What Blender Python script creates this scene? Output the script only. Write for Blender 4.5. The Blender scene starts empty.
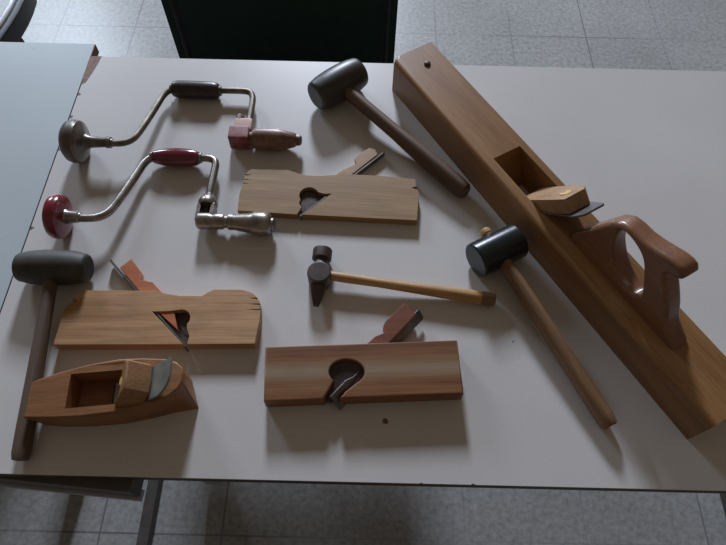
import bpy, bmesh, math, random
from math import radians as R, sin, cos, pi, hypot, atan2
from mathutils import Vector, Matrix, Quaternion
random.seed(7)
sc = bpy.context.scene
COL = sc.collection

# ------------------------------------------------------------------ camera
H = 1.555
cam_data = bpy.data.cameras.new('camera')
cam = bpy.data.objects.new('camera', cam_data)
COL.objects.link(cam)
cam_data.sensor_fit = 'HORIZONTAL'
cam_data.sensor_width = 36.0
cam_data.lens = 587 / 726 * 36.0
cam_data.clip_start = 0.01
cam.matrix_world = Matrix.Translation((0, 0, H)) @ Matrix.Rotation(R(90 - 60.9), 4, 'X') @ Matrix.Rotation(R(1.36), 4, 'Z')
sc.camera = cam

# ------------------------------------------------------------------ light and exposure
sc.view_settings.view_transform = 'Standard'
sc.view_settings.look = 'None'
sc.view_settings.gamma = 1.0
sc.view_settings.use_curve_mapping = False
sc.view_settings.exposure = 0.0

world = bpy.data.worlds.new('world')
sc.world = world
world.use_nodes = True
wb = world.node_tree.nodes['Background']
wb.inputs['Color'].default_value = (1.0, 0.80, 0.62, 1)
wb.inputs['Strength'].default_value = 0.125


def window_light(name, loc, target, w, h, power, color):
    d = bpy.data.lights.new(name, 'AREA')
    d.shape = 'RECTANGLE'
    d.size, d.size_y = w, h
    d.energy = power
    d.color = color
    o = bpy.data.objects.new(name, d)
    COL.objects.link(o)
    o.location = loc
    o.rotation_euler = (Vector(target) - Vector(loc)).to_track_quat('-Z', 'Y').to_euler()
    return o


window_light('window_daylight', (-0.55, 5.6, 3.00), (0, 0.5, 0.775), 0.65, 0.85, 325, (0.77, 0.85, 1.0))
window_light('side_window_daylight', (-2.9, 4.6, 2.45), (-0.1, 0.5, 0.5), 1.0, 1.0, 75, (0.72, 0.84, 1.0))

TZ = 0.775          # height of the table top


# ------------------------------------------------------------------ materials
def new_mat(name):
    m = bpy.data.materials.new(name)
    m.use_nodes = True
    nt = m.node_tree
    return m, nt, nt.nodes, nt.links, nt.nodes['Principled BSDF']


def ramp(ns, stops):
    r = ns.new('ShaderNodeValToRGB')
    el = r.color_ramp.elements
    while len(el) < len(stops):
        el.new(0.5)
    for e, (p, c) in zip(el, stops):
        e.position = p
        e.color = (c[0], c[1], c[2], 1) if len(c) > 2 else (c[0], c[0], c[0], 1)
    return r


def noise(ns, ln, vec, scale, detail=3, rough=0.5, dist=0.0):
    n = ns.new('ShaderNodeTexNoise')
    n.inputs['Scale'].default_value = scale
    n.inputs['Detail'].default_value = detail
    n.inputs['Roughness'].default_value = rough
    n.inputs['Distortion'].default_value = dist
    ln.new(vec, n.inputs['Vector'])
    return n


def mapping(ns, ln, scale, loc=(0, 0, 0)):
    tc = ns.new('ShaderNodeTexCoord')
    mp = ns.new('ShaderNodeMapping')
    mp.inputs['Scale'].default_value = scale
    mp.inputs['Location'].default_value = loc
    ln.new(tc.outputs['Object'], mp.inputs['Vector'])
    return mp.outputs['Vector']


def mixc(ns, ln, fac, a, b, blend='MIX'):
    m = ns.new('ShaderNodeMix')
    m.data_type = 'RGBA'
    m.blend_type = blend
    for sock, v in ((m.inputs[0], fac), (m.inputs[6], a), (m.inputs[7], b)):
        if hasattr(v, 'links') or hasattr(v, 'is_linked'):
            ln.new(v, sock)
        elif isinstance(v, (int, float)):
            sock.default_value = v
        else:
            sock.default_value = (v[0], v[1], v[2], 1)
    return m.outputs[2]


def bump(ns, ln, b, height, strength, dist=0.001):
    n = ns.new('ShaderNodeBump')
    n.inputs['Strength'].default_value = strength
    n.inputs['Distance'].default_value = dist
    ln.new(height, n.inputs['Height'])
    ln.new(n.outputs['Normal'], b.inputs['Normal'])


def wood(name, dark, mid, light, rough=0.5, seed=0.0, band=14, stain=(0.10, 0.06, 0.035), stain_amt=0.35, coat=0.0, stripe=None):
    """wood with its grain along the object's own X axis"""
    m, nt, ns, ln, b = new_mat(name)
    v1 = mapping(ns, ln, (1.0, band, band), (seed, seed * 1.3, 0))
    n1 = noise(ns, ln, v1, 3.0, 3, 0.55, 0.3)
    v2 = mapping(ns, ln, (8, 220, 220), (seed, 0, 0))
    n2 = noise(ns, ln, v2, 2.0, 4, 0.6)
    r1 = ramp(ns, [(0.30, dark), (0.5, mid), (0.70, light)])
    ln.new(n1.outputs['Fac'], r1.inputs['Fac'])
    r2 = ramp(ns, [(0.3, (0.72,)), (0.65, (1.08,))])
    ln.new(n2.outputs['Fac'], r2.inputs['Fac'])
    c = mixc(ns, ln, 1.0, r1.outputs['Color'], r2.outputs['Color'], 'MULTIPLY')
    if stripe:              # a paler band of wood along the middle: (centre y, half width, colour)
        tc = ns.new('ShaderNodeTexCoord')
        sp = ns.new('ShaderNodeSeparateXYZ')
        ln.new(tc.outputs['Object'], sp.inputs[0])
        wv = noise(ns, ln, mapping(ns, ln, (1.0, 30, 30), (seed, 3, 0)), 5.0, 3)
        ad = ns.new('ShaderNodeMath')
        ad.operation = 'MULTIPLY_ADD'
        ln.new(wv.outputs['Fac'], ad.inputs[0])
        ad.inputs[1].default_value = 0.010
        ln.new(sp.outputs['Y'], ad.inputs[2])
        y0, hw, sc_ = stripe
        rs = ramp(ns, [(max(0.0, (y0 - hw + 0.005) * 10), (0.0,)), ((y0 + 0.003) * 10, (0.85,)), ((y0 + 0.007) * 10, (0.85,)), ((y0 + hw + 0.005) * 10, (0.0,))])
        mu = ns.new('ShaderNodeMath')
        mu.operation = 'MULTIPLY'
        ln.new(ad.outputs[0], mu.inputs[0])
        mu.inputs[1].default_value = 10.0
        ln.new(mu.outputs[0], rs.inputs['Fac'])
        c = mixc(ns, ln, rs.outputs['Color'], c, sc_)
    v3 = mapping(ns, ln, (10, 22, 22), (seed * 3, 1, 2))
    n3 = noise(ns, ln, v3, 1.6, 4, 0.6)
    r3 = ramp(ns, [(0.50, (0.0,)), (0.78, (stain_amt,))])
    ln.new(n3.outputs['Fac'], r3.inputs['Fac'])
    c = mixc(ns, ln, r3.outputs['Color'], c, stain)
    ln.new(c, b.inputs['Base Color'])
    b.inputs['Roughness'].default_value = rough
    b.inputs['Coat Weight'].default_value = coat
    b.inputs['Coat Roughness'].default_value = 0.25
    bump(ns, ln, b, n2.outputs['Fac'], 0.25, 0.0006)
    return m


def mottled(name, c1, c2, rough=0.5, metal=0.0, scale=30, spec=0.5, bumpy=0.15, coat=0.0):
    m, nt, ns, ln, b = new_mat(name)
    v = mapping(ns, ln, (1, 1, 1))
    n = noise(ns, ln, v, scale, 5, 0.6)
    r = ramp(ns, [(0.35, c1), (0.68, c2)])
    ln.new(n.outputs['Fac'], r.inputs['Fac'])
    ln.new(r.outputs['Color'], b.inputs['Base Color'])
    b.inputs['Roughness'].default_value = rough
    b.inputs['Metallic'].default_value = metal
    b.inputs['Specular IOR Level'].default_value = spec
    b.inputs['Coat Weight'].default_value = coat
    n2 = noise(ns, ln, v, scale * 8, 3)
    bump(ns, ln, b, n2.outputs['Fac'], bumpy, 0.0005)
    return m


def table_mat(name, base, spots):
    m, nt, ns, ln, b = new_mat(name)
    v = mapping(ns, ln, (1, 1, 1))
    n = noise(ns, ln, v, 4, 4, 0.5)
    lo = tuple(x * 0.95 for x in base)
    hi = tuple(min(1, x * 1.04) for x in base)
    r = ramp(ns, [(0.3, lo), (0.7, hi)])
    ln.new(n.outputs['Fac'], r.inputs['Fac'])
    c = r.outputs['Color']
    nf = noise(ns, ln, v, 900, 2)
    rf = ramp(ns, [(0.3, (0.93,)), (0.7, (1.05,))])
    ln.new(nf.outputs['Fac'], rf.inputs['Fac'])
    c = mixc(ns, ln, 1.0, c, rf.outputs['Color'], 'MULTIPLY')
    nd = noise(ns, ln, v, 260, 3)
    for (x, y, rad, col) in spots:      # small chips and stains in the laminate
        sub = ns.new('ShaderNodeVectorMath')
        sub.operation = 'DISTANCE'
        tc = mapping(ns, ln, (1, 1, 0))
        ln.new(tc, sub.inputs[0])
        sub.inputs[1].default_value = (x, y, 0)
        ad = ns.new('ShaderNodeMath')
        ad.operation = 'MULTIPLY_ADD'
        ln.new(nd.outputs['Fac'], ad.inputs[0])
        ad.inputs[1].default_value = rad * 1.6
        ln.new(sub.outputs['Value'], ad.inputs[2])
        lt = ns.new('ShaderNodeMath')
        lt.operation = 'LESS_THAN'
        ln.new(ad.outputs[0], lt.inputs[0])
        lt.inputs[1].default_value = rad * 1.7
        c = mixc(ns, ln, lt.outputs[0], c, col)
    ln.new(c, b.inputs['Base Color'])
    b.inputs['Roughness'].default_value = 0.36
    b.inputs['Specular IOR Level'].default_value = 0.5
    bump(ns, ln, b, nf.outputs['Fac'], 0.08, 0.0002)
    return m


def floor_mat():
    m, nt, ns, ln, b = new_mat('terrazzo_tile')
    tc = ns.new('ShaderNodeTexCoord')
    sx = ns.new('ShaderNodeSeparateXYZ')
    ln.new(tc.outputs['Object'], sx.inputs[0])

    def line(sock, off, size):
        a = ns.new('ShaderNodeMath'); a.operation = 'SUBTRACT'
        ln.new(sock, a.inputs[0]); a.inputs[1].default_value = off - size / 2
        p = ns.new('ShaderNodeMath'); p.operation = 'PINGPONG'
        ln.new(a.outputs[0], p.inputs[0]); p.inputs[1].default_value = size / 2
        # pingpong is size/2 at the joints
        g = ns.new('ShaderNodeMath'); g.operation = 'GREATER_THAN'
        ln.new(p.outputs[0], g.inputs[0]); g.inputs[1].default_value = size / 2 - 0.0022
        return g.outputs[0]
    gx = line(sx.outputs['X'], -0.0315, 0.295)
    gy = line(sx.outputs['Y'], 0.128, 0.3028)
    mx = ns.new('ShaderNodeMath'); mx.operation = 'MAXIMUM'
    ln.new(gx, mx.inputs[0]); ln.new(gy, mx.inputs[1])
    v = mapping(ns, ln, (1, 1, 1))
    n1 = noise(ns, ln, v, 70, 4, 0.7)
    r1 = ramp(ns, [(0.32, (0.22, 0.221, 0.216)), (0.5, (0.30, 0.302, 0.295)), (0.72, (0.385, 0.385, 0.375))])
    ln.new(n1.outputs['Fac'], r1.inputs['Fac'])
    n2 = noise(ns, ln, v, 3, 3)
    r2 = ramp(ns, [(0.3, (0.88,)), (0.7, (1.05,))])
    ln.new(n2.outputs['Fac'], r2.inputs['Fac'])
    c = mixc(ns, ln, 1.0, r1.outputs['Color'], r2.outputs['Color'], 'MULTIPLY')
    n3 = noise(ns, ln, v, 1.7, 2)
    r3 = ramp(ns, [(0.38, (0.12,)), (0.62, (0.85,))])
    ln.new(n3.outputs['Fac'], r3.inputs['Fac'])
    gm = ns.new('ShaderNodeMath'); gm.operation = 'MULTIPLY'
    ln.new(mx.outputs[0], gm.inputs[0]); ln.new(r3.outputs['Color'], gm.inputs[1])
    c = mixc(ns, ln, gm.outputs[0], c, (0.13, 0.13, 0.14))
    ln.new(c, b.inputs['Base Color'])
    b.inputs['Roughness'].default_value = 0.28
    b.inputs['Specular IOR Level'].default_value = 0.26
    return m


M = {}
M['floor'] = floor_mat()
M['laminate'] = table_mat('warm_grey_laminate', (0.60, 0.585, 0.575), [
    (0.0341, 0.208, 0.0042, (0.16, 0.07, 0.045)), (-0.502, 0.716, 0.0030, (0.22, 0.16, 0.14)),
    (0.217, 0.3265, 0.0018, (0.06, 0.05, 0.05)), (-0.5235, 0.790, 0.0038, (0.12, 0.08, 0.07)),
    (-0.5235, 0.735, 0.0035, (0.12, 0.08, 0.07)), (-0.5235, 0.66, 0.0028, (0.15, 0.10, 0.08)),
    (-0.5235, 0.50, 0.0035, (0.20, 0.13, 0.10)), (0.080, 0.1290, 0.0022, (0.05, 0.05, 0.05)),
    (0.146, 0.1290, 0.0030, (0.06, 0.05, 0.05)),
    (0.215, 0.892, 0.003, (0.15, 0.12, 0.1))])
M['laminate_blue'] = table_mat('pale_blue_grey_laminate', (0.49, 0.555, 0.585), [
    (-0.529, 0.70, 0.0025, (0.1, 0.08, 0.08)), (-0.64, 0.906, 0.004, (0.4, 0.47, 0.5))])
M['edge'] = mottled('dark_edge_band', (0.035, 0.03, 0.028), (0.07, 0.06, 0.055), 0.6)
M['core'] = mottled('chipboard_core', (0.20, 0.13, 0.10), (0.34, 0.23, 0.18), 0.8, scale=160, bumpy=0.5)
M['frame_steel'] = mottled('grey_painted_steel', (0.270, 0.297, 0.336), (0.351, 0.378, 0.420), 0.45)
M['foot_steel'] = mottled('brown_painted_steel', (0.055, 0.048, 0.04), (0.08, 0.07, 0.06), 0.5)
M['black_rubber'] = mottled('black_rubber', (0.018, 0.018, 0.02), (0.03, 0.03, 0.033), 0.5)
M['green'] = mottled('dark_green_plastic', (0.015, 0.034, 0.027), (0.02, 0.042, 0.035), 0.45, spec=0.35, bumpy=0.05)
M['black_plastic'] = mottled('black_plastic', (0.012, 0.014, 0.02), (0.02, 0.022, 0.028), 0.45)
M['white_tube'] = mottled('pale_metal_tube', (0.62, 0.66, 0.70), (0.72, 0.76, 0.80), 0.3, 0.3)

M['rebate_pale'] = wood('pale_beech', (0.242, 0.138, 0.053), (0.306, 0.180, 0.075), (0.356, 0.224, 0.100), 0.55, 1.0, stain_amt=0.18)
M['rebate_brown'] = wood('weathered_beech', (0.314, 0.168, 0.074), (0.453, 0.252, 0.118), (0.540, 0.320, 0.162), 0.55, 4.2, stain_amt=0.32)
M['rebate_striped'] = wood('striped_beech', (0.158, 0.057, 0.016), (0.222, 0.092, 0.029), (0.233, 0.123, 0.054), 0.5, 8.3, 20, stain_amt=0.25, stripe=(0.038, 0.016, (0.27, 0.20, 0.125)))
M['coffin'] = wood('oiled_orange_beech', (0.196, 0.082, 0.031), (0.272, 0.121, 0.048), (0.315, 0.156, 0.068), 0.48, 2.2, stain_amt=0.30)
M['jointer'] = wood('honey_brown_beech', (0.197, 0.091, 0.030), (0.272, 0.134, 0.047), (0.326, 0.173, 0.067), 0.42, 6.1, 9, (0.20, 0.10, 0.05), 0.40, 0.12)
M['tote'] = wood('polished_brown_handle', (0.162, 0.068, 0.032), (0.212, 0.096, 0.048), (0.246, 0.120, 0.063), 0.32, 3.1, 8, (0.12, 0.05, 0.03), 0.4, 0.3)
M['wedge_orange'] = wood('orange_wedge_wood', (0.378, 0.099, 0.031), (0.468, 0.133, 0.044), (0.504, 0.162, 0.058), 0.5, 2.0, stain_amt=0.15)
M['wedge_red'] = wood('red_brown_wedge_wood', (0.145, 0.037, 0.015), (0.184, 0.050, 0.020), (0.208, 0.063, 0.025), 0.5, 5.0, stain_amt=0.15)
M['wedge_tan'] = wood('tan_wedge_wood', (0.296, 0.163, 0.075), (0.370, 0.214, 0.104), (0.407, 0.245, 0.128), 0.5, 7.0, stain_amt=0.15)
M['wedge_amber'] = wood('amber_wedge_wood', (0.24, 0.12, 0.05), (0.33, 0.175, 0.08), (0.38, 0.22, 0.11), 0.5, 7.5, stain_amt=0.3)
M['yellow'] = mottled('yellow_wax_mark', (0.55, 0.36, 0.10), (0.65, 0.45, 0.16), 0.6)
M['endgrain'] = mottled('dark_end_grain', (0.07, 0.045, 0.03), (0.13, 0.085, 0.055), 0.7, scale=90)
M['handle_dark'] = wood('dark_stained_handle', (0.057, 0.034, 0.021), (0.109, 0.062, 0.037), (0.155, 0.096, 0.057), 0.5, 3.3, stain_amt=0.3)
M['handle_grey'] = wood('grimy_grey_brown_handle', (0.075, 0.048, 0.032), (0.115, 0.076, 0.052), (0.15, 0.10, 0.07), 0.6, 1.3, stain_amt=0.3)
M['handle_brown'] = wood('brown_handle', (0.14, 0.072, 0.032), (0.22, 0.12, 0.058), (0.29, 0.17, 0.085), 0.45, 5.3, stain_amt=0.35)
M['handle_light'] = wood('light_ash_handle', (0.396, 0.213, 0.080), (0.525, 0.310, 0.130), (0.594, 0.377, 0.176), 0.45, 9.3, stain_amt=0.25)
M['rubber_grey'] = mottled('dusty_grey_rubber', (0.028, 0.027, 0.024), (0.053, 0.049, 0.044), 0.42, scale=25)
M['rubber_dull'] = mottled('dull_olive_grey_rubber', (0.026, 0.026, 0.020), (0.053, 0.051, 0.040), 0.6, scale=35)
M['rubber_black'] = mottled('glossy_black_rubber', (0.008, 0.012, 0.014), (0.016, 0.024, 0.028), 0.27, scale=25, bumpy=0.1)
M['iron_dark'] = mottled('dark_forged_iron', (0.045, 0.032, 0.03), (0.09, 0.065, 0.06), 0.45, 0.35, 60)
M['iron_blade'] = mottled('blade_steel', (0.112, 0.105, 0.105), (0.203, 0.195, 0.195), 0.38, 0.7, 40)
M['blade_grey'] = mottled('dull_grey_green_iron', (0.18, 0.20, 0.18), (0.32, 0.34, 0.31), 0.5, 0.4, 40)
M['bright_steel'] = mottled('bright_steel', (0.70, 0.70, 0.71), (0.82, 0.82, 0.84), 0.25, 0.9, 40)
M['worn_steel'] = mottled('worn_nickel_steel', (0.115, 0.099, 0.077), (0.245, 0.211, 0.174), 0.45, 0.75, 60)
M['chrome'] = mottled('tarnished_chrome', (0.187, 0.167, 0.147), (0.390, 0.355, 0.322), 0.33, 0.85, 50)
M['pad_metal'] = mottled('browned_metal_cap', (0.09, 0.075, 0.065), (0.26, 0.22, 0.19), 0.35, 0.7, 40)
M['pad_wood'] = mottled('worn_dark_wood_pad', (0.075, 0.060, 0.048), (0.14, 0.115, 0.095), 0.45, scale=30)
M['red_lacquer'] = mottled('dark_red_lacquer', (0.165, 0.008, 0.020), (0.242, 0.016, 0.032), 0.25, scale=30, bumpy=0.04, coat=0.5)
M['maroon'] = mottled('maroon_lacquer', (0.112, 0.011, 0.022), (0.180, 0.016, 0.033), 0.22, scale=30, bumpy=0.04, coat=0.5)
M['black_handle'] = mottled('black_worn_lacquer', (0.022, 0.015, 0.015), (0.06, 0.04, 0.032), 0.35, scale=40)
M['red_paint'] = mottled('faded_red_paint', (0.16, 0.03, 0.03), (0.33, 0.12, 0.10), 0.5, scale=90)
M['pink_paint'] = mottled('worn_pinkish_paint', (0.42, 0.24, 0.20), (0.52, 0.34, 0.29), 0.5, scale=70)
M['chuck_brown'] = mottled('rusty_brown_chuck', (0.13, 0.068, 0.048), (0.24, 0.145, 0.105), 0.40, 0.05, 60)
M['brass'] = mottled('honey_wood_stub', (0.5, 0.32, 0.12), (0.62, 0.42, 0.18), 0.35, scale=60)


# ------------------------------------------------------------------ object helpers
def thing(name, label, cat, loc, rotz=0.0, group=None):
    o = bpy.data.objects.new(name, None)
    COL.objects.link(o)
    o.empty_display_size = 0.05
    o.location = loc
    o.rotation_euler = (0, 0, rotz)
    o['label'] = label
    o['category'] = cat
    if group:
        o['group'] = group
    return o


def obj(name, bm, mat, parent=None, label=None, smooth=35):
    me = bpy.data.meshes.new(name)
    if isinstance(bm, bpy.types.Mesh):
        me = bm
        me.name = name
    else:
        bmesh.ops.remove_doubles(bm, verts=bm.verts, dist=1e-6)
        bmesh.ops.recalc_face_normals(bm, faces=bm.faces)
        bm.to_mesh(me)
        bm.free()
    me.materials.clear()
    me.materials.append(M[mat] if isinstance(mat, str) else mat)
    me.shade_smooth()
    me.set_sharp_from_angle(angle=R(smooth))
    o = bpy.data.objects.new(name, me)
    COL.objects.link(o)
    wn = o.modifiers.new('weighted_normals', 'WEIGHTED_NORMAL')
    wn.keep_sharp = True
    wn.weight = 90
    if parent:
        o.parent = parent
    if label:
        o['label'] = label
    return o


def add_box(bm, lo, hi, bevel=0.0, rot=None, segs=2):
    r = bmesh.ops.create_cube(bm, size=1.0)
    vs = r['verts']
    lo, hi = Vector(lo), Vector(hi)
    for v in vs:
        v.co = Vector([(lo[i] + hi[i]) / 2 + v.co[i] * (hi[i] - lo[i]) for i in range(3)])
    if bevel:
        es = list({e for v in vs for e in v.link_edges})
        q = bmesh.ops.bevel(bm, geom=es, offset=bevel, segments=segs, affect='EDGES', profile=0.6)
        vs = list({v for f in q['faces'] for v in f.verts} | {v for v in vs if v.is_valid})
    if rot:
        for v in vs:
            v.co = rot @ v.co
    return vs


def add_prism(bm, pts, z0, z1, bevel=0.0, segs=2, axis='Z'):
    """pts: 2D outline, extruded from z0 to z1. axis 'Y' puts the outline in X,Z and extrudes along Y"""
    def P3(x, y, z):
        return (x, y, z) if axis == 'Z' else (x, z, y)
    a = [bm.verts.new(P3(x, y, z0)) for x, y in pts]
    b = [bm.verts.new(P3(x, y, z1)) for x, y in pts]
    n = len(pts)
    fs = [bm.faces.new(a), bm.faces.new(list(reversed(b)))]
    rim = []
    for i in range(n):
        j = (i + 1) % n
        fs.append(bm.faces.new((a[i], b[i], b[j], a[j])))
    bmesh.ops.recalc_face_normals(bm, faces=fs)
    if bevel:
        for i in range(n):
            j = (i + 1) % n
            rim.append(bm.edges.get((a[i], a[j])))
            rim.append(bm.edges.get((b[i], b[j])))
        bmesh.ops.bevel(bm, geom=rim, offset=bevel, segments=segs, affect='EDGES', clamp_overlap=True, profile=0.5)


def add_lathe(bm, p0, p1, prof, seg=28, squash=1.0, up=(0, 0, 1)):
    """prof: (distance from p0 along p0->p1, radius). squash scales the radius across 'up'"""
    p0, p1 = Vector(p0), Vector(p1)
    d = (p1 - p0).normalized()
    up = Vector(up)
    if abs(d.dot(up)) > 0.95:
        up = Vector((0, 1, 0))
    s = d.cross(up).normalized()
    t = s.cross(d).normalized()
    rings = []
    for (x, r) in prof:
        c = p0 + d * x
        rings.append([bm.verts.new(c + s * (cos(2 * pi * k / seg) * r * squash) + t * (sin(2 * pi * k / seg) * r)) for k in range(seg)])
    for A, B in zip(rings, rings[1:]):
        for k in range(seg):
            j = (k + 1) % seg
            bm.faces.new((A[k], A[j], B[j], B[k]))
    bm.faces.new(list(reversed(rings[0])))
    bm.faces.new(rings[-1])


def catmull(pts, n=8):
    out = []
    P = [Vector(p) for p in pts]
    P = [P[0] * 2 - P[1]] + P + [P[-1] * 2 - P[-2]]
    for i in range(1, len(P) - 2):
        for k in range(n):
            t = k / n
            a, b, c, d = P[i - 1], P[i], P[i + 1], P[i + 2]
            out.append(0.5 * ((2 * b) + (c - a) * t + (2 * a - 5 * b + 4 * c - d) * t * t + (3 * b - a - 3 * c + d) * t ** 3))
    out.append(P[-2])
    return out


def closed_curve(pts, n=5):
    P = [Vector((p[0], p[1], 0)) for p in pts]
    m = len(P)
    out = []
    for i in range(m):
        a, b, c, d = P[i - 1], P[i], P[(i + 1) % m], P[(i + 2) % m]
        for k in range(n):
            t = k / n
            q = 0.5 * ((2 * b) + (c - a) * t + (2 * a - 5 * b + 4 * c - d) * t * t + (3 * b - a - 3 * c + d) * t ** 3)
            out.append((q.x, q.y))
    return out


def add_tube(bm, path, r, seg=14, cap=True):
    P = [Vector(p) for p in path]
    rs = r if isinstance(r, (list, tuple)) else [r] * len(P)
    T = []
    for i in range(len(P)):
        a = P[max(0, i - 1)]
        b = P[min(len(P) - 1, i + 1)]
        T.append((b - a).normalized())
    n = T[0].orthogonal().normalized()
    rings = []
    for i, p in enumerate(P):
        if i:
            n = (T[i - 1].rotation_difference(T[i]) @ n).normalized()
        b = T[i].cross(n)
        rings.append([bm.verts.new(p + (n * cos(2 * pi * k / seg) + b * sin(2 * pi * k / seg)) * rs[i]) for k in range(seg)])
    for A, B in zip(rings, rings[1:]):
        for k in range(seg):
            j = (k + 1) % seg
            bm.faces.new((A[k], A[j], B[j], B[k]))
    if cap:
        bm.faces.new(list(reversed(rings[0])))
        bm.faces.new(rings[-1])


def rounded(prof_end_r, x0, x1, bev, n=4):
    """profile of a cylinder from x0 to x1 with rounded rims"""
    r = prof_end_r
    out = []
    for k in range(n + 1):
        a = k / n * pi / 2
        out.append((x0 + bev * (1 - sin(a)), r - bev * (1 - cos(a))))
    out.reverse()
    out = [(x0, r - bev)] + [(x0 + bev * (1 - cos(k / n * pi / 2)), r - bev + bev * sin(k / n * pi / 2)) for k in range(1, n + 1)]
    out += [(x1 - bev * (1 - cos(k / n * pi / 2)), r - bev + bev * sin(k / n * pi / 2)) for k in range(n, 0, -1)] + [(x1, r - bev)]
    return out


def boolean(bm_a, cutters):
    """subtract the cutter bmeshes and return a plain mesh"""
    def tmp(bm):
        bmesh.ops.recalc_face_normals(bm, faces=bm.faces)
        me = bpy.data.meshes.new('tmp')
        bm.to_mesh(me)
        bm.free()
        o = bpy.data.objects.new('tmp', me)
        COL.objects.link(o)
        return o
    a = tmp(bm_a)
    cs = [tmp(c) for c in cutters]
    for c in cs:
        md = a.modifiers.new('b', 'BOOLEAN')
        md.operation = 'DIFFERENCE'
        md.solver = 'EXACT'
        md.object = c
    dg = bpy.context.evaluated_depsgraph_get()
    dg.update()
    me = bpy.data.meshes.new_from_object(a.evaluated_get(dg))
    for o in [a] + cs:
        mm = o.data
        bpy.data.objects.remove(o)
        bpy.data.meshes.remove(mm)
    return me


def local2d(pts, org, ang):
    c, s = cos(-ang), sin(-ang)
    return [((x - org[0]) * c - (y - org[1]) * s, (x - org[0]) * s + (y - org[1]) * c) for x, y in pts]


def NB():
    return bmesh.new()


# ------------------------------------------------------------------ the setting
bm = NB()
add_box(bm, (-5, -2.5, -0.05), (5, 6, 0))
fl = obj('floor', bm, 'floor')
fl['kind'] = 'structure'


# ------------------------------------------------------------------ tables
def make_table(name, label, x0, x1, y0, y1, top_mat):
    t = thing(name, label, 'table', ((x0 + x1) / 2, (y0 + y1) / 2, 0), 0, 'tables pushed side to side')
    hx, hy = (x1 - x0) / 2, (y1 - y0) / 2
    bm = NB()
    add_box(bm, (-hx, -hy, TZ - 0.0012), (hx, hy, TZ), 0.0004, segs=1)
    top = obj('tabletop', bm, top_mat, t)
    bm = NB()
    add_box(bm, (-hx, -hy, TZ - 0.020), (hx, hy, TZ - 0.0013), 0.0005, segs=1)
    obj('edge_band', bm, 'edge', t)
    for sx in (-1, 1):
        for sy in (-1, 1):
            bm = NB()
            x, y = sx * (hx - 0.17), sy * (hy - 0.13)
            add_box(bm, (x - 0.02, y - 0.02, 0.034), (x + 0.02, y + 0.02, TZ - 0.06), 0.003)
            obj('leg', bm, 'frame_steel', t)
    for sy in (-1, 1):
        bm = NB()
        y = sy * (hy - 0.13)
        add_box(bm, (-hx + 0.13, y - 0.015, TZ - 0.0595), (hx - 0.13, y + 0.015, TZ - 0.0205), 0.002)
        obj('apron_rail', bm, 'frame_steel', t)
    return t, hx, hy


mt, hx, hy = make_table('work_table', 'warm grey laminate table carrying all the woodworking tools', -0.5255, 1.15, 0.1295, 0.890, 'laminate')
MC = Vector(((-0.5255 + 1.15) / 2, (0.1295 + 0.890) / 2, 0))
for nd in M['laminate'].node_tree.nodes:
    if nd.type == 'VECT_MATH':
        p = nd.inputs[1].default_value
        nd.inputs[1].default_value = (p[0] - MC.x, p[1] - MC.y, 0)
# bare core where the laminate has broken off the far corner
bm = NB()
add_prism(bm, [(p[0] - MC.x, p[1] - MC.y) for p in [(-0.5256, 0.8901), (-0.506, 0.8901), (-0.508, 0.872), (-0.512, 0.850), (-0.5185, 0.822), (-0.5256, 0.815)]], TZ - 0.0011, TZ + 0.00035)
obj('broken_corner', bm, 'core', mt, 'bare brown chipboard corner')
# steel foot frames
for x in (-0.505, 0.925):
    bm = NB()
    add_box(bm, (x - MC.x - 0.014, -0.43, 0.0), (x - MC.x + 0.014, 0.36, 0.034), 0.004)
    obj('foot_bar', bm, 'foot_steel', mt)

lt, lhx, lhy = make_table('side_table', 'pale blue-grey table joined to the left edge of the tool table', -2.13, -0.5272, 0.145, 0.924, 'laminate_blue')
for nd in M['laminate_blue'].node_tree.nodes:
    if nd.type == 'VECT_MATH':
        p = nd.inputs[1].default_value
        nd.inputs[1].default_value = (p[0] + 1.33, p[1] - 0.5345, 0)
bm = NB()
add_box(bm, (lhx - 0.0015, lhy - 0.034 - 0.06, TZ - 0.0195), (lhx + 0.0012, lhy, TZ - 0.0005))
obj('bare_edge', bm, 'core', lt, 'bare brown table edge')

# shallow drawer hanging a little crooked under the near left corner
dr_rot = Matrix.Translation((-0.5185 - MC.x, 0.1300 - MC.y, 0)) @ Matrix.Rotation(R(-4.3), 4, 'Z')
bm = NB()
vs = add_box(bm, (0.0, 0.001, 0.712), (0.225, 0.16, 0.7545), 0.001)
for v in bm.verts:
    v.co = dr_rot @ v.co
dr = obj('drawer', bm, 'foot_steel', mt, 'dark shallow drawer')
bm = NB()
add_box(bm, (0.0, -0.003, 0.698), (0.225, 0.012, 0.711), 0.001)
for v in bm.verts:
    v.co = dr_rot @ v.co
obj('drawer_lip', bm, 'frame_steel', dr, 'grey metal lip')


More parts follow.
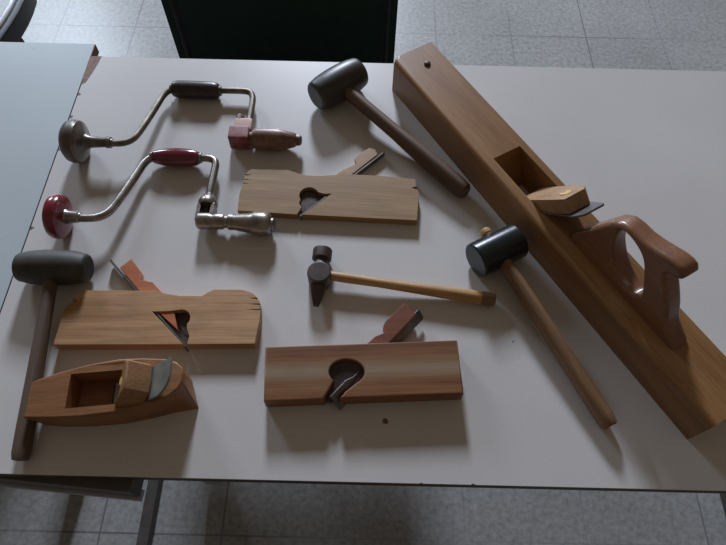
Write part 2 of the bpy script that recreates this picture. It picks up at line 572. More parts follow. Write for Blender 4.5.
# ------------------------------------------------------------------ chairs
def make_chair(label, loc, rz, top, panel=(-0.25, 0.25), leg_x=0.23):
    """four-legged chair; the backrest stands on local y = 0 and the seat lies towards -y"""
    t = thing('chair', label, 'chair', loc, rz, 'green chairs behind the tables')
    w = 0.25
    bm = NB()
    pts = []
    for k in range(13):
        a = -1 + 2 * k / 12
        pts.append((a * w, -0.03 * abs(a) ** 3))
    pp = [(panel[0] + (panel[1] - panel[0]) * k / 12, -0.03 * abs((panel[0] + (panel[1] - panel[0]) * k / 12) / w) ** 3) for k in range(13)]
    outl = pp + [(x, y + 0.012) for x, y in reversed(pp)]
    add_prism(bm, outl, 0.47, top - 0.045, 0.004)
    obj('backrest', bm, 'green', t)
    bm = NB()
    outl = [(x * 1.0, y - 0.004) for x, y in pts] + [(x, y + 0.016) for x, y in reversed(pts)]
    add_prism(bm, outl, top - 0.045, top, 0.006)
    tr = obj('top_rail', bm, 'black_plastic', t, 'black top rail')
    bm = NB()
    add_tube(bm, [(x, y - 0.007, top - 0.001) for x, y in pts], 0.0065)
    obj('trim_tube', bm, 'white_tube', tr, 'pale metal trim')
    bm = NB()
    add_box(bm, (-0.215, -0.44, 0.43), (0.215, -0.045, 0.455), 0.01)
    obj('seat', bm, 'green', t)
    for sx in (-1, 1):
        bm = NB()
        add_tube(bm, [(sx * leg_x, -0.016, 0.0), (sx * leg_x, -0.016, top - 0.05)], 0.011)
        obj('leg', bm, 'black_plastic', t)
        bm = NB()
        add_tube(bm, [(sx * 0.19, -0.41, 0.0), (sx * 0.19, -0.41, 0.44)], 0.011)
        obj('leg', bm, 'black_plastic', t)
    return t


make_chair('dark green chair centred behind the far edge of the tool table', (-0.19, 1.125, 0), 0, 0.83)
make_chair('dark green chair with black rail at the far left corner', (-0.815, 0.958, 0), R(258), 0.695, (-0.135, 0.135), 0.12)


# ------------------------------------------------------------------ wooden rebate planes (lying on their sides)
def rebate_plane(name, label, mat, org, ang, outline, t, blade, wedge, wedge_mat, skew=0.0, bw=0.018, dark=None):
    o = thing(name, label, 'plane', (org[0], org[1], TZ), ang, 'wooden rebate planes lying on their sides')
    bm = NB()
    add_prism(bm, local2d(outline, org, ang), 0, t, 0.0016 if t < 0.025 else 0.0028)
    obj('body', bm, mat, o)
    if dark:        # dark plate added to stand in for the deep shade in the throat
        bm = NB()
        add_prism(bm, local2d(dark, org, ang), t * 0.15, t * 0.45, 0.0006)
        obj('blade_shade_plate', bm, 'iron_dark', o, 'dark plate standing in for throat shade')
    (bx0, by0), (bx1, by1) = local2d(blade, org, ang)
    L = hypot(bx1 - bx0, by1 - by0)
    a = atan2(by1 - by0, bx1 - bx0)
    mid = t / 2
    bm = NB()
    rot = Matrix.Translation((bx0, by0, mid)) @ Matrix.Rotation(a, 4, 'Z') @ Matrix.Rotation(R(skew), 4, 'X')
    # iron: full width at the mouth, narrow tang above
    bw = min(bw, t - 0.004)
    add_prism(bm, [(0, -t / 2 + 0.001), (0.03, -t / 2 + 0.001), (0.042, -bw / 2), (L, -bw / 2), (L + 0.002, -bw / 2 + 0.003), (L + 0.002, bw / 2 - 0.003), (L, bw / 2), (0.042, bw / 2), (0.03, t / 2 - 0.001), (0, t / 2 - 0.001)],
              -0.0014, 0.0014, 0.0003, 1, 'Y')
    for v in bm.verts:
        v.co = rot @ v.co
    obj('blade', bm, 'iron_blade', o)
    bm = NB()
    w = local2d(wedge, org, ang)
    wt = min(0.0085, t / 2 - 0.002)
    add_prism(bm, w, mid - wt, mid + wt, 0.001)
    obj('wedge', bm, wedge_mat, o)
    return o


def circ(cx, cy, rx, ry, a0, a1, n=12):
    return [(cx + rx * cos(R(a0 + (a1 - a0) * k / n)), cy + ry * sin(R(a0 + (a1 - a0) * k / n))) for k in range(n + 1)]


# A: pale one, top of the three
A_out = [(-0.2009, 0.5330), (-0.2019, 0.5646), (-0.1999, 0.5788),
         (-0.1992, 0.5865), (-0.1892, 0.5868), (-0.1991, 0.5878), (-0.1984, 0.5946), (-0.1882, 0.5951), (-0.1984, 0.5959), (-0.1973, 0.6032), (-0.1872, 0.6048), (-0.1968, 0.6058),
         (-0.1928, 0.6134), (-0.1873, 0.6170), (-0.1282, 0.6167), (-0.1170, 0.6129), (-0.1089, 0.6088), (-0.0946, 0.6065), (-0.0792, 0.6061), (-0.0458, 0.6093), (-0.0254, 0.6109),
         (0.0315, 0.6089), (0.0824, 0.6041), (0.0832, 0.5890), (0.0758, 0.5865), (0.0865, 0.5819), (0.0877, 0.5748), (0.0832, 0.5223),
         (-0.0982, 0.5280), (-0.0773, 0.5478), (-0.0536, 0.5707)] + [(-0.0651, 0.5697), (-0.0753, 0.5727)] + \
        circ(-0.0900, 0.5666, 0.0155, 0.0155, 35, 215, 10) + [(-0.1048, 0.5514), (-0.1002, 0.5422), (-0.1063, 0.5282)]
rebate_plane('rebate_plane', 'pale wooden rebate plane beside the metal chuck, tan wedge pointing up right', 'rebate_pale',
             (-0.2009, 0.5330), atan2(0.5134 - 0.5240, 0.0818 + 0.1975), A_out, 0.014,
             [(-0.1017, 0.5261), (0.0300, 0.6612)],
             [(-0.0488, 0.5839), (-0.0559, 0.6043), (-0.0391, 0.6210), (-0.0152, 0.6350), (-0.0188, 0.6460), (-0.0122, 0.6551), (0.0061, 0.6704), (0.0153, 0.6678), (0.0203, 0.6566), (-0.0072, 0.6277), (-0.0468, 0.5865)], 'wedge_tan',
             dark=[(-0.0990, 0.5370), (-0.0560, 0.5722), (-0.0650, 0.5760), (-0.0740, 0.5850), (-0.0980, 0.5860), (-0.1080, 0.5700), (-0.1060, 0.5500)])

# B: left one, mirrored
B_out = [(-0.4256, 0.2979), (-0.4245, 0.3522), (-0.4200, 0.3613), (-0.4088, 0.3653), (-0.4179, 0.3684), (-0.4129, 0.3754), (-0.4033, 0.3835), (-0.3005, 0.3851), (-0.2833, 0.3810), (-0.2654, 0.3783), (-0.2322, 0.3789),
         (-0.2252, 0.3845), (-0.2171, 0.3896), (-0.1763, 0.3906), (-0.1599, 0.3861), (-0.1518, 0.3780), (-0.1619, 0.3764), (-0.1493, 0.3749), (-0.1472, 0.3684), (-0.1629, 0.3673), (-0.1467, 0.3665), (-0.1457, 0.3597), (-0.1629, 0.3587), (-0.1452, 0.3579),
         (-0.1447, 0.3441), (-0.1475, 0.3065),
         (-0.2414, 0.3031), (-0.2403, 0.3157), (-0.2454, 0.3269)] + circ(-0.2570, 0.3425, 0.0135, 0.0135, -40, 110, 8) + [(-0.2773, 0.3527), (-0.2990, 0.3517), (-0.2753, 0.3299), (-0.2469, 0.3030)]
rebate_plane('rebate_plane', 'wooden rebate plane between the grey mallet and the cross-peen hammer, orange wedge leaning left', 'rebate_brown',
             (-0.4256, 0.2979), atan2(0.3029 - 0.2944, 0.4206 - 0.1458), B_out, 0.019,
             [(-0.2424, 0.3000), (-0.3790, 0.4364)],
             [(-0.2591, 0.3258), (-0.2732, 0.3663), (-0.3088, 0.4007), (-0.3274, 0.4038), (-0.3289, 0.4169), (-0.3478, 0.4394), (-0.3617, 0.4233), (-0.3329, 0.3931), (-0.2935, 0.3542)], 'wedge_orange',
             dark=[(-0.2410, 0.3180), (-0.2400, 0.3400), (-0.2480, 0.3580), (-0.2700, 0.3600), (-0.2640, 0.3400), (-0.2500, 0.3220)])

# C: lower middle one
C_out = [(-0.1254, 0.2227), (-0.1312, 0.2984), (0.1323, 0.3152), (0.1365, 0.2391),
         (-0.0265, 0.2289), (-0.0195, 0.2385), (-0.0060, 0.2500)] + circ(-0.0187, 0.2655, 0.0238, 0.0175, -45, 225, 16) + [(-0.0405, 0.2420), (-0.0475, 0.2276)]
C_ = rebate_plane('rebate_plane', 'striped straight-backed rebate plane with round throat and red-brown wedge', 'rebate_striped',
                  (-0.1254, 0.2227), atan2(0.0164, 0.2619), C_out, 0.030,
                  [(-0.0330, 0.2262), (0.0835, 0.3590)],
                  [(0.0080, 0.2830), (0.0040, 0.3050), (0.0191, 0.3200), (0.0325, 0.3262), (0.0302, 0.3358), (0.0330, 0.3430), (0.0599, 0.3725), (0.0660, 0.3690), (0.0768, 0.3555), (0.0436, 0.3171), (0.0120, 0.2815)], 'wedge_red', -38)


bm = NB()
add_prism(bm, local2d([(0.0040, 0.2760), (0.0060, 0.2600), (-0.0046, 0.2530), (-0.0251, 0.2297), (-0.0440, 0.2276), (-0.0395, 0.2497), (-0.0440, 0.2720), (-0.0200, 0.2860)], (-0.1254, 0.2227), atan2(0.0164, 0.2619)), 0.012, 0.0195, 0.0008)
for v in bm.verts:      # skewed blade end, widened so its dark colour stands in for throat shade
    v.co.z += (v.co.y - 0.02) * 0.12
obj('blade_shade_plate', bm, 'iron_dark', C_, 'dark skewed blade end, widened as throat shade')

# ------------------------------------------------------------------ coffin smoothing plane, standing on its sole
def coffin_plane():
    ang = R(5.0)
    org = (-0.4185, 0.1920)
    o = thing('smoothing_plane', 'short curved-sided wooden smoothing plane with open throat, beside the grey mallet handle', 'plane', (org[0], org[1], TZ), ang)
    L = 0.200
    # outline seen from above: widest at the throat, narrowing to both ends
    near = [(-0.006, 0.000), (0.03, -0.004), (0.07, -0.006), (0.11, -0.005), (0.145, 0.000), (0.166, 0.006), (0.180, 0.013), (0.190, 0.022), (L - 0.006, 0.031)]
    far = [(L - 0.006, 0.043), (0.192, 0.050), (0.184, 0.057), (0.170, 0.062), (0.14, 0.065), (0.11, 0.066), (0.07, 0.063), (0.03, 0.056), (0.002, 0.049), (-0.005, 0.046)]
    pts = near + far

    def ztop(x):
        return 0.040 + 0.014 * min(1, x / 0.12)
    bm = NB()
    add_prism(bm, pts, 0, 0.043, 0.0)
    for v in bm.verts:
        if v.co.z > 0.03:
            v.co.z = ztop(v.co.x)
        elif v.co.x < 0.01:      # undercut toe
            v.co.x += 0.011
        elif v.co.x > 0.15 and v.co.y < 0.035:      # the heel is squarer at the sole than at the top
            k = (v.co.x - 0.15) / 0.05
            v.co.y = min(v.co.y, 0.002 + 0.009 * k)
            v.co.x = min(L + 0.004, v.co.x + 0.012 * k)
    es = [e for e in bm.edges if all(v.co.z > 0.03 for v in e.verts)]
    bmesh.ops.bevel(bm, geom=es, offset=0.0022, segments=3, affect='EDGES', profile=0.5)
    cut = NB()
    # throat: front wall near vertical, bed leaning back
    add_prism(cut, [(0.046, 0.08), (0.184, 0.08), (0.109, 0.003), (0.107, -0.01), (0.092, -0.01), (0.088, 0.003), (0.048, 0.010)], 0.0065, 0.0520, 0, 2, 'Y')
    me = boolean(bm, [cut])
    obj('body', me, 'coffin', o)
    # wedge with a rounded, hollowed head
    bm = NB()
    hw = 0.0260
    add_prism(bm, [(0.000, -hw), (0.050, -hw), (0.066, -hw + 0.003), (0.076, -hw + 0.013), (0.078, 0.002), (0.076, hw - 0.004), (0.070, hw), (0.000, hw)], 0.0036, 0.039, 0.0030, 3)
    for v in bm.verts:
        if v.co.z > 0.012:
            k = min(1.0, max(0.0, v.co.x / 0.055))
            v.co.z = 0.008 + (v.co.z - 0.008) * (0.10 + 0.90 * k)
    rot = Matrix.Translation((0.106, 0.0285, 0.003)) @ Matrix.Rotation(R(-45), 4, 'Y')
    for v in bm.verts:
        v.co = rot @ v.co
    w = obj('wedge', bm, 'wedge_amber', o)
    bm = NB()
    add_lathe(bm, (0.066, -0.002, 0.0372), (0.066, -0.002, 0.0398), rounded(0.0058, 0, 0.0019, 0.0008), 16, 0.7)
    for v in bm.verts:
        v.co = rot @ v.co
    obj('wax_mark', bm, 'yellow', w, 'yellow blotch')
    # iron leaning back under the wedge, near corner rounded away
    bm = NB()
    hw = 0.0215
    prof = [(0, -hw), (0.094, -hw), (0.106, -hw + 0.004), (0.114, -hw + 0.010), (0.118, -hw + 0.020), (0.118, hw), (0, hw)]
    add_prism(bm, prof, 0, 0.0035, 0.0006, 1)
    for v in bm.verts:
        v.co = rot @ v.co
    obj('blade', bm, 'blade_grey', o)
    return o


coffin_plane()


# ------------------------------------------------------------------ long jointer plane with closed handle
def jointer():
    ang = atan2(-0.8507, 0.5256)
    o = thing('jointer_plane', 'very long wooden jointer plane with closed handle across the right side', 'plane', (0.046, 0.820, TZ), ang)
    L, W, Ht = 0.737, 0.084, 0.066
    bm = NB()
    add_prism(bm, [(-0.007, 0.006), (-0.001, 0.0), (L, 0.0), (L, W), (-0.010, W)], 0, Ht, 0.0)
    bm.edges.ensure_lookup_table()
    # large rounded edge along the near top side, small one elsewhere
    big = [e for e in bm.edges if all(v.co.z > 0.05 and v.co.y < 0.001 for v in e.verts)]
    big += [e for e in bm.edges if all(v.co.z > 0.05 for v in e.verts) and {round(v.co.x, 3) for v in e.verts} == {-0.007, -0.001}]
    small = [e for e in bm.edges if e not in big]
    bmesh.ops.bevel(bm, geom=big, offset=0.0075, segments=4, affect='EDGES', profile=0.5)
    small = [e for e in small if e.is_valid]
    bmesh.ops.bevel(bm, geom=[e for e in small if all(v.co.y > 0.07 for v in e.verts) and all(v.co.z > 0.05 for v in e.verts)], offset=0.002, segments=2, affect='EDGES', profile=0.5)
    c1 = NB()
    add_prism(c1, [(0.262, 0.09), (0.262, 0.066), (0.292, 0.004), (0.297, -0.01), (0.318, -0.01), (0.322, 0.004), (0.386, 0.068), (0.408, 0.09)], 0.019, 0.071, 0, 2, 'Y')
    me = boolean(bm, [c1])
    obj('body', me, 'jointer', o)
    # strike button near the toe
    bm = NB()
    add_lathe(bm, (0.034, 0.046, Ht - 0.002), (0.034, 0.046, Ht + 0.004), [(0, 0.0058), (0.004, 0.0058), (0.0055, 0.0045), (0.0062, 0.002)], 20)
    obj('strike_button', bm, 'iron_dark', o, 'dark round button')
    # iron on the 45 degree bed
    s2 = math.sqrt(0.5)
    bm = NB()
    hw = 0.0245
    prof = [(0, -hw), (0.152, -hw), (0.161, -hw + 0.007), (0.166, -hw + 0.012), (0.166, hw - 0.003), (0.163, hw), (0, hw)]
    add_prism(bm, prof, 0, 0.0032, 0.0005, 1)
    rot = Matrix.Translation((0.3195, 0.045, 0.0005)) @ Matrix.Rotation(R(-45), 4, 'Y')
    for v in bm.verts:
        v.co = rot @ v.co
    obj('blade', bm, 'iron_blade', o)
    # wedge: broad face up, shouldered pointed head
    bm = NB()
    hw = 0.0245
    prof = [(0.035, -hw), (0.129, -hw), (0.146, -hw + 0.004), (0.1455, hw - 0.008), (0.134, hw), (0.112, hw + 0.002), (0.098, hw - 0.001), (0.035, hw)]
    add_prism(bm, prof, 0.0036, 0.027, 0.0016, 2)
    for v in bm.verts:
        if v.co.z > 0.010:
            k = min(1.0, max(0.0, (v.co.x - 0.035) / 0.070))
            v.co.z = 0.0065 + (v.co.z - 0.0065) * (0.55 + 0.45 * k)
            if v.co.x > 0.14:
                v.co.x -= 0.004
    for v in bm.verts:
        v.co = rot @ v.co
    w = obj('wedge', bm, 'wedge_tan', o)
    bm = NB()
    add_prism(bm, closed_curve([(0.116, -0.006), (0.124, -0.010), (0.131, -0.003), (0.127, 0.006), (0.119, 0.004), (0.121, -0.002)], 3), 0.0265, 0.0274)
    for v in bm.verts:
        v.co = rot @ v.co
    obj('wax_mark', bm, 'yellow', w, 'small yellow mark')
    # closed handle
    out = [(0.428, 0.060), (0.436, 0.078), (0.446, 0.098), (0.456, 0.118), (0.465, 0.137), (0.474, 0.155), (0.486, 0.1655), (0.500, 0.1685), (0.516, 0.169), (0.532, 0.173), (0.547, 0.1785), (0.560, 0.1835),
           (0.571, 0.1855), (0.580, 0.1840), (0.585, 0.1780), (0.5835, 0.1705), (0.577, 0.1660), (0.570, 0.1630), (0.566, 0.157), (0.571, 0.149), (0.580, 0.138), (0.590, 0.125), (0.599, 0.112), (0.605, 0.101), (0.611, 0.091), (0.624, 0.080), (0.637, 0.072), (0.643, 0.060)]
    hole = closed_curve([(0.488, 0.148), (0.491, 0.125), (0.507, 0.101), (0.530, 0.085), (0.550, 0.083), (0.560, 0.094), (0.550, 0.120), (0.534, 0.147), (0.515, 0.157), (0.497, 0.157)], 5)
    n0, n1 = 0.027, 0.057
    bm = NB()
    add_prism(bm, out, n0, n1, 0.0075, 4, 'Y')
    cut = NB()
    add_prism(cut, hole, n0 - 0.02, n1 + 0.02, 0, 2, 'Y')
    # rounding of the hole rims: two flared cutters
    fl = []
    cx = sum(p[0] for p in hole) / len(hole)
    cz = sum(p[1] for p in hole) / len(hole)
    for (ya, yb) in ((n0 - 0.001, n0 + 0.007), (n1 + 0.001, n1 - 0.007)):
        f = NB()
        big_ = [((p[0] - cx) * 1.20 + cx, (p[1] - cz) * 1.14 + cz) for p in hole]
        sml = [((p[0] - cx) * 0.96 + cx, (p[1] - cz) * 0.96 + cz) for p in hole]
        va = [f.verts.new((p[0], ya, p[1])) for p in big_]
        vb = [f.verts.new((p[0], yb, p[1])) for p in sml]
        f.faces.new(va)
        f.faces.new(list(reversed(vb)))
        for i in range(len(va)):
            j = (i + 1) % len(va)
            f.faces.new((va[i], vb[i], vb[j], va[j]))
        fl.append(f)
    me = boolean(bm, [cut] + fl)
    h = obj('handle', me, 'tote', o, 'polished brown closed handle', smooth=50)
    return o


jointer()


# ------------------------------------------------------------------ mallets
def mallet(label, head_c, head_dir, hl, hprof, head_mat, handle_end, handle_mat, h_prof, stub, end_z, stub_mat=None, extra=None):
    """local x runs from the head along the handle"""
    hd = Vector((handle_end[0] - head_c[0], handle_end[1] - head_c[1]))
    ang = atan2(hd.y, hd.x)
    L = hd.length
    o = thing('mallet', label, 'mallet', (head_c[0], head_c[1], TZ), ang, 'rubber-headed mallets on the table')
    a2 = atan2(head_dir[1], head_dir[0]) - ang
    d = Vector((cos(a2), sin(a2), 0))
    rz = head_c[2]
    bm = NB()
    c = Vector((0, 0, rz))
    add_lathe(bm, c - d * hl / 2, c + d * hl / 2, hprof, 40)
    obj('head', bm, head_mat, o)
    bm = NB()
    p0 = Vector((-stub, 0, rz + stub * 0.08))
    p1 = Vector((L, 0, end_z))
    add_lathe(bm, p0, p1, [(t * (L + stub), r) for t, r in h_prof], 24, 0.86)
    obj('handle', bm, handle_mat, o)
    if stub_mat:
        bm = NB()
        add_lathe(bm, p0 + Vector((-0.0035, 0, 0)), p0 + Vector((0.006, 0, 0)), rounded(0.0098, 0, 0.009, 0.002), 20, 0.86)
        obj('handle_tip', bm, stub_mat, o, 'pale wooden handle tip')
    return o


def barrel(hl, re, rm, bev=0.005):
    out = [(0, re - bev)]
    for k in range(1, 5):
        a = k / 4 * pi / 2
        out.append((bev * (1 - cos(a)), re - bev + bev * sin(a)))
    for k in range(1, 8):
        t = k / 8
        out.append((bev + (hl - 2 * bev) * t, re + (rm - re) * sin(pi * t) ** 0.6))
    for k in range(4, 0, -1):
        a = k / 4 * pi / 2
        out.append((hl - bev * (1 - cos(a)), re - bev + bev * sin(a)))
    out.append((hl, re - bev))
    return out


# left one
mallet('dull olive-grey mallet at the left edge, head by the red brace pad', (-0.4530, 0.4150, 0.0272), (1, 0.015), 0.103,
       barrel(0.103, 0.0215, 0.0265, 0.006), 'rubber_dull', (-0.4265, 0.1445), 'handle_grey',
       [(0, 0.008), (0.03, 0.0105), (0.3, 0.0105), (0.6, 0.0118), (0.85, 0.0128), (0.97, 0.0128), (1, 0.011)], 0.012, 0.0135)
# top middle one
mallet('dark grey mallet with barrel head near the far table edge', (-0.0520, 0.7990, 0.0310), (0.0687, 0.0600), 0.104,
       barrel(0.104, 0.0268, 0.0310, 0.008), 'rubber_grey', (0.1645, 0.5770), 'handle_dark',
       [(0, 0.010), (0.05, 0.0135), (0.3, 0.0130), (0.5, 0.0136), (0.7, 0.0165), (0.95, 0.0165), (0.985, 0.0150), (1, 0.010)], 0.012, 0.0155)
# right one
mallet('glossy black mallet with brown handle, left of the long jointer plane', (0.2000, 0.4620, 0.0275), (0.0584, 0.0333), 0.078,
       rounded(0.0272, 0, 0.078, 0.0035), 'rubber_black', (0.3290, 0.2040), 'handle_brown',
       [(0, 0.008), (0.05, 0.0115), (0.25, 0.0125), (0.5, 0.0135), (0.8, 0.0142), (0.95, 0.0142), (0.99, 0.0125), (1, 0.010)], 0.034, 0.0142, 'brass')


# ------------------------------------------------------------------ cross-peen hammer
def hammer():
    hc = (-0.0640, 0.4205)
    he = (0.1900, 0.3880)
    ang = atan2(he[1] - hc[1], he[0] - hc[0])
    L = hypot(he[0] - hc[0], he[1] - hc[1])
    o = thing('hammer', 'small hammer with dark iron head and pale wooden handle', 'hammer', (hc[0], hc[1], TZ), ang)
    z = 0.0165
    a2 = R(87) - ang
    d = Vector((cos(a2), sin(a2), 0))
    c = Vector((0, 0, z))
    bm = NB()
    # eye (cheeks), neck and round face in one turned form
    add_lathe(bm, c - d * 0.0165, c + d * 0.0545, [(0, 0.009), (0.003, 0.0130), (0.009, 0.0162), (0.0165, 0.0165), (0.023, 0.0155), (0.029, 0.0125), (0.035, 0.0108), (0.0400, 0.0105), (0.0408, 0.0135), (0.042, 0.0147), (0.057, 0.0149), (0.0585, 0.0140), (0.0588, 0.012)], 32)
    # flat round cheek around the eye
    q = c - d * 0.0045
    add_lathe(bm, q + Vector((0, 0, -0.0155)), q + Vector((0, 0, 0.0175)), [(0, 0.0160), (0.002, 0.0172), (0.028, 0.0176), (0.0315, 0.0170), (0.0328, 0.0150)], 32)
    # peen: a tapered wedge towards the camera side
    s = Vector((-d.y, d.x, 0))
    sec = [(-0.010, 0.0110, 0.0110), (-0.024, 0.0105, 0.0095), (-0.038, 0.0078, 0.0060), (-0.0520, 0.0040, 0.0022)]
    rings = []
    for t, hw, hh in sec:
        rings.append([bm.verts.new(c + d * t + s * x * hw + Vector((0, 0, y * hh - 0.002 * (t < -0.03)))) for x, y in ((-1, -0.6), (-0.6, -1), (0.6, -1), (1, -0.6), (1, 0.6), (0.6, 1), (-0.6, 1), (-1, 0.6))])
    for A, B in zip(rings, rings[1:]):
        for k in range(8):
            j = (k + 1) % 8
            bm.faces.new((A[k], A[j], B[j], B[k]))
    bm.faces.new(rings[0])
    bm.faces.new(rings[-1])
    obj('head', bm, 'iron_dark', o)
    bm = NB()
    add_lathe(bm, (-0.004, 0, z), (L, 0, 0.0108), [(0, 0.007), (0.018, 0.0075), (0.05, 0.0078), (0.09, 0.0072), (0.15, 0.0085), (0.21, 0.0100), (0.245, 0.0104), (L - 0.002, 0.0102), (L + 0.003, 0.0082)], 24, 0.95)
    h = obj('handle', bm, 'handle_light', o, 'pale wooden handle')
    bm = NB()
    add_lathe(bm, (L - 0.016, 0, 0.0112), (L + 0.004, 0, 0.0108), [(0, 0.0104), (0.003, 0.0106), (0.016, 0.0105), (0.0195, 0.0096), (0.0205, 0.008)], 24, 0.95)
    obj('handle_tip', bm, 'handle_brown', h, 'darkened handle tip')


hammer()


# ------------------------------------------------------------------ carpenter's braces
def brace(label, pad_c, pad_prof, pad_mat, pad_ring, rod_pts, rod_r, grip, grip_prof, grip_mat, build_chuck, rod_mat='worn_steel'):
    """world-positioned points, stored relative to the pad"""
    o = thing('hand_brace', label, 'hand brace', (pad_c[0], pad_c[1], TZ), 0, 'hand braces in the upper left')
    off = Vector((pad_c[0], pad_c[1], 0))

    def Lp(p):
        return Vector(p) - off
    z = pad_c[2]
    bm = NB()
    add_lathe(bm, (-0.0, 0, z), (1, 0, z - 0.02), pad_prof, 40)
    pd = obj('head_pad', bm, pad_mat, o)
    bm = NB()
    add_lathe(bm, (pad_ring[0], 0, z), (1, 0, z - 0.02), pad_ring[1], 28)
    obj('ferrule', bm, pad_ring[2], o)
    bm = NB()
    path = catmull([Lp(p) for p in rod_pts], 7)
    add_tube(bm, path, rod_r, 16)
    obj('crank', bm, rod_mat, o, 'bent steel crank')
    bm = NB()
    a, b = Lp(grip[0]), Lp(grip[1])
    gl = (b - a).length
    add_lathe(bm, a, b, [(t * gl, r) for t, r in grip_prof], 28)
    g = obj('grip', bm, grip_mat, o)
    for p, q in ((a, b), (b, a)):
        bm = NB()
        dd = (q - p).normalized()
        add_lathe(bm, p - dd * 0.004, p + dd * 0.004, rounded(0.0088, 0, 0.008, 0.001), 20)
        obj('collar', bm, rod_mat, g)
    build_chuck(o, Lp)
    return o


def chuck_red(o, Lp):
    # red ratchet box with a pinkish top boss, brown barrel chuck
    z = 0.0190
    bm = NB()
    add_box(bm, (-0.017, -0.0135, -0.016), (0.0175, 0.0135, 0.016), 0.004)
    for v in bm.verts:
        v.co += Lp((-0.2145, 0.6800, z))
    rb = obj('ratchet_box', bm, 'red_paint', o, 'red painted ratchet box')
    bm = NB()
    add_box(bm, (-0.0155, -0.014, -0.011), (0.0155, 0.012, 0.011), 0.004)
    for v in bm.verts:
        v.co += Lp((-0.2105, 0.7040, 0.0180))
    obj('boss', bm, 'pink_paint', rb, 'worn pinkish boss')
    bm = NB()
    p = Lp((-0.2185, 0.712, 0.0215))
    add_lathe(bm, p, p + Vector((0, 0.016, 0.000)), rounded(0.0072, 0, 0.014, 0.0015), 20)
    obj('pawl_ring', bm, 'chuck_brown', rb, 'brown pawl ring')
    bm = NB()
    p = Lp((-0.198, 0.6785, z))
    add_lathe(bm, p, p + Vector((1, -0.02, 0)), [(0, 0.011), (0.006, 0.0115), (0.008, 0.0165), (0.014, 0.0185), (0.044, 0.0188), (0.056, 0.0178), (0.068, 0.0145), (0.078, 0.0118), (0.080, 0.0095), (0.086, 0.0090), (0.089, 0.0060)], 30)
    obj('chuck', bm, 'chuck_brown', o, 'brown barrel chuck')


def chuck_chrome(o, Lp):
    z = 0.0190
    # dome collar at the end of the crank
    bm = NB()
    p = Lp((-0.2475, 0.5585, 0.0200))
    add_lathe(bm, p, p + Vector((0.0, -1, 0)), [(0, 0.0068), (0.004, 0.0085), (0.010, 0.0125), (0.015, 0.0150), (0.021, 0.0155), (0.024, 0.0140)], 26)
    obj('collar', bm, 'chrome', o)
    # fork
    bm = NB()
    for sx in (-1, 1):
        q = Lp((-0.2475 + sx * 0.0105, 0.0, 0))
        add_box(bm, (q.x - 0.0032, Lp((0, 0.504, 0)).y, 0.0085), (q.x + 0.0032, Lp((0, 0.5360, 0)).y, 0.0300), 0.0015)
    obj('fork', bm, 'chrome', o)
    bm = NB()
    p = Lp((-0.2475, 0.5340, z))
    add_lathe(bm, p, p + Vector((0, -1, 0)), [(0, 0.0058), (0.030, 0.0058)], 18)
    obj('pin', bm, 'iron_dark', o, 'dark pivot pin')
    bm = NB()
    p = Lp((-0.2600, 0.5085, z))
    add_lathe(bm, p, p + Vector((1, -0.012, 0)), [(0, 0.010), (0.003, 0.0128), (0.020, 0.0132), (0.024, 0.0118), (0.026, 0.0118), (0.030, 0.0128), (0.041, 0.0122), (0.044, 0.0100), (0.048, 0.0100), (0.050, 0.0128), (0.057, 0.0128)], 28)
    obj('ratchet', bm, 'chrome', o)
    bm = NB()
    p = Lp((-0.2045, 0.5078, z))
    add_lathe(bm, p, p + Vector((1, -0.05, 0)), [(0, 0.0118), (0.004, 0.0125), (0.022, 0.0150), (0.030, 0.0165), (0.034, 0.0185), (0.048, 0.0188), (0.056, 0.0175), (0.060, 0.0140), (0.061, 0.0110), (0.064, 0.0105), (0.066, 0.0080)], 30)
    obj('chuck', bm, 'chrome', o)


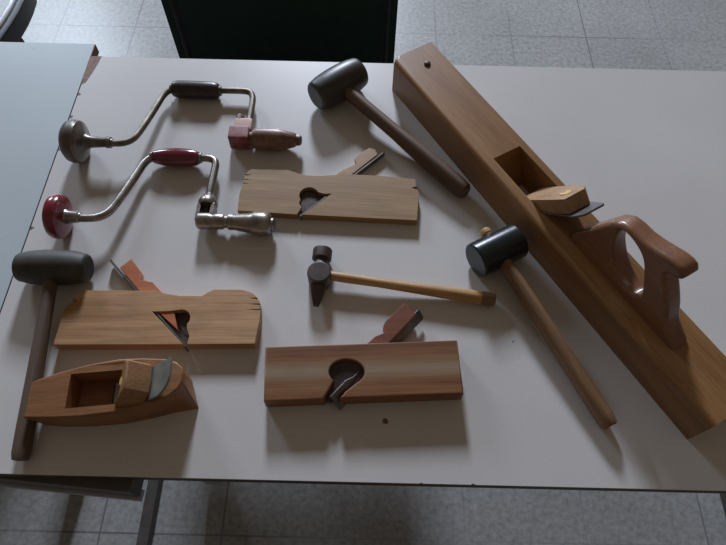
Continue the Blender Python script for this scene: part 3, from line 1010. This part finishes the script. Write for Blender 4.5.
pad1 = (-0.492, 0.6485, 0.0355)
brace('hand brace with black grip and red ratchet, uppermost of the two', pad1,
      [(-0.006, 0.006), (-0.005, 0.016), (-0.0015, 0.026), (0.004, 0.0325), (0.011, 0.0352), (0.017, 0.0352), (0.0200, 0.0335), (0.0235, 0.0320), (0.0255, 0.026), (0.030, 0.016), (0.034, 0.010)], 'pad_wood',
      (0.0195, [(0.0, 0.0335), (0.004, 0.0338), (0.0062, 0.031), (0.0085, 0.022), (0.0125, 0.0135), (0.020, 0.0098), (0.036, 0.0085), (0.045, 0.0078), (0.0455, 0.0095), (0.0525, 0.0092), (0.053, 0.0066), (0.056, 0.0060)], 'pad_metal'),
      [(-0.428, 0.6480, 0.0340), (-0.412, 0.6480, 0.0335), (-0.399, 0.6510, 0.0325), (-0.389, 0.6600, 0.0305), (-0.3825, 0.6750, 0.0285), (-0.3740, 0.7150, 0.0235), (-0.3670, 0.7520, 0.0195), (-0.3630, 0.7720, 0.0175), (-0.3560, 0.7860, 0.0168), (-0.345, 0.7915, 0.0163), (-0.330, 0.7920, 0.0163),
       (-0.2700, 0.7915, 0.0163), (-0.2250, 0.7915, 0.0163), (-0.2100, 0.7880, 0.0163), (-0.2040, 0.7770, 0.0165), (-0.2025, 0.7600, 0.0170), (-0.2025, 0.7200, 0.0180), (-0.2030, 0.7020, 0.0185)], 0.0056,
      ((-0.3490, 0.7925, 0.0163), (-0.2650, 0.7905, 0.0163)), [(0, 0.0110), (0.03, 0.0135), (0.12, 0.0152), (0.35, 0.0156), (0.65, 0.0156), (0.88, 0.0152), (0.97, 0.0135), (1, 0.0110)], 'black_handle', chuck_red)
pad2 = (-0.4775, 0.5000, 0.0345)
brace('hand brace with maroon grip, dark red pad and metal chuck', pad2,
      [(-0.005, 0.006), (-0.004, 0.014), (-0.002, 0.022), (0.000, 0.0262), (0.001, 0.0260), (0.003, 0.0315), (0.007, 0.0340), (0.014, 0.0345), (0.0190, 0.0325), (0.0215, 0.027), (0.023, 0.018), (0.024, 0.010)], 'red_lacquer',
      (0.0215, [(0.0, 0.0120), (0.003, 0.0118), (0.006, 0.0098), (0.020, 0.0088), (0.0215, 0.0072), (0.024, 0.0066)], 'chrome'),
      [(-0.450, 0.4990, 0.0340), (-0.427, 0.4990, 0.0330), (-0.411, 0.5010, 0.0320), (-0.399, 0.5080, 0.0305), (-0.3905, 0.5220, 0.0285), (-0.3800, 0.5600, 0.0240), (-0.3700, 0.6000, 0.0200), (-0.3660, 0.6160, 0.0185), (-0.3590, 0.6290, 0.0175), (-0.348, 0.6340, 0.0170), (-0.335, 0.6345, 0.0170),
       (-0.290, 0.6350, 0.0170), (-0.264, 0.6350, 0.0170), (-0.2520, 0.6310, 0.0172), (-0.2475, 0.6220, 0.0178), (-0.2470, 0.6050, 0.0185), (-0.2475, 0.5700, 0.0195), (-0.2475, 0.5500, 0.0198)], 0.0062,
      ((-0.3530, 0.6350, 0.0170), (-0.2760, 0.6350, 0.0170)), [(0, 0.0095), (0.04, 0.0110), (0.25, 0.0145), (0.5, 0.0158), (0.75, 0.0150), (0.93, 0.0128), (1, 0.0100)], 'maroon', chuck_chrome, 'chrome')
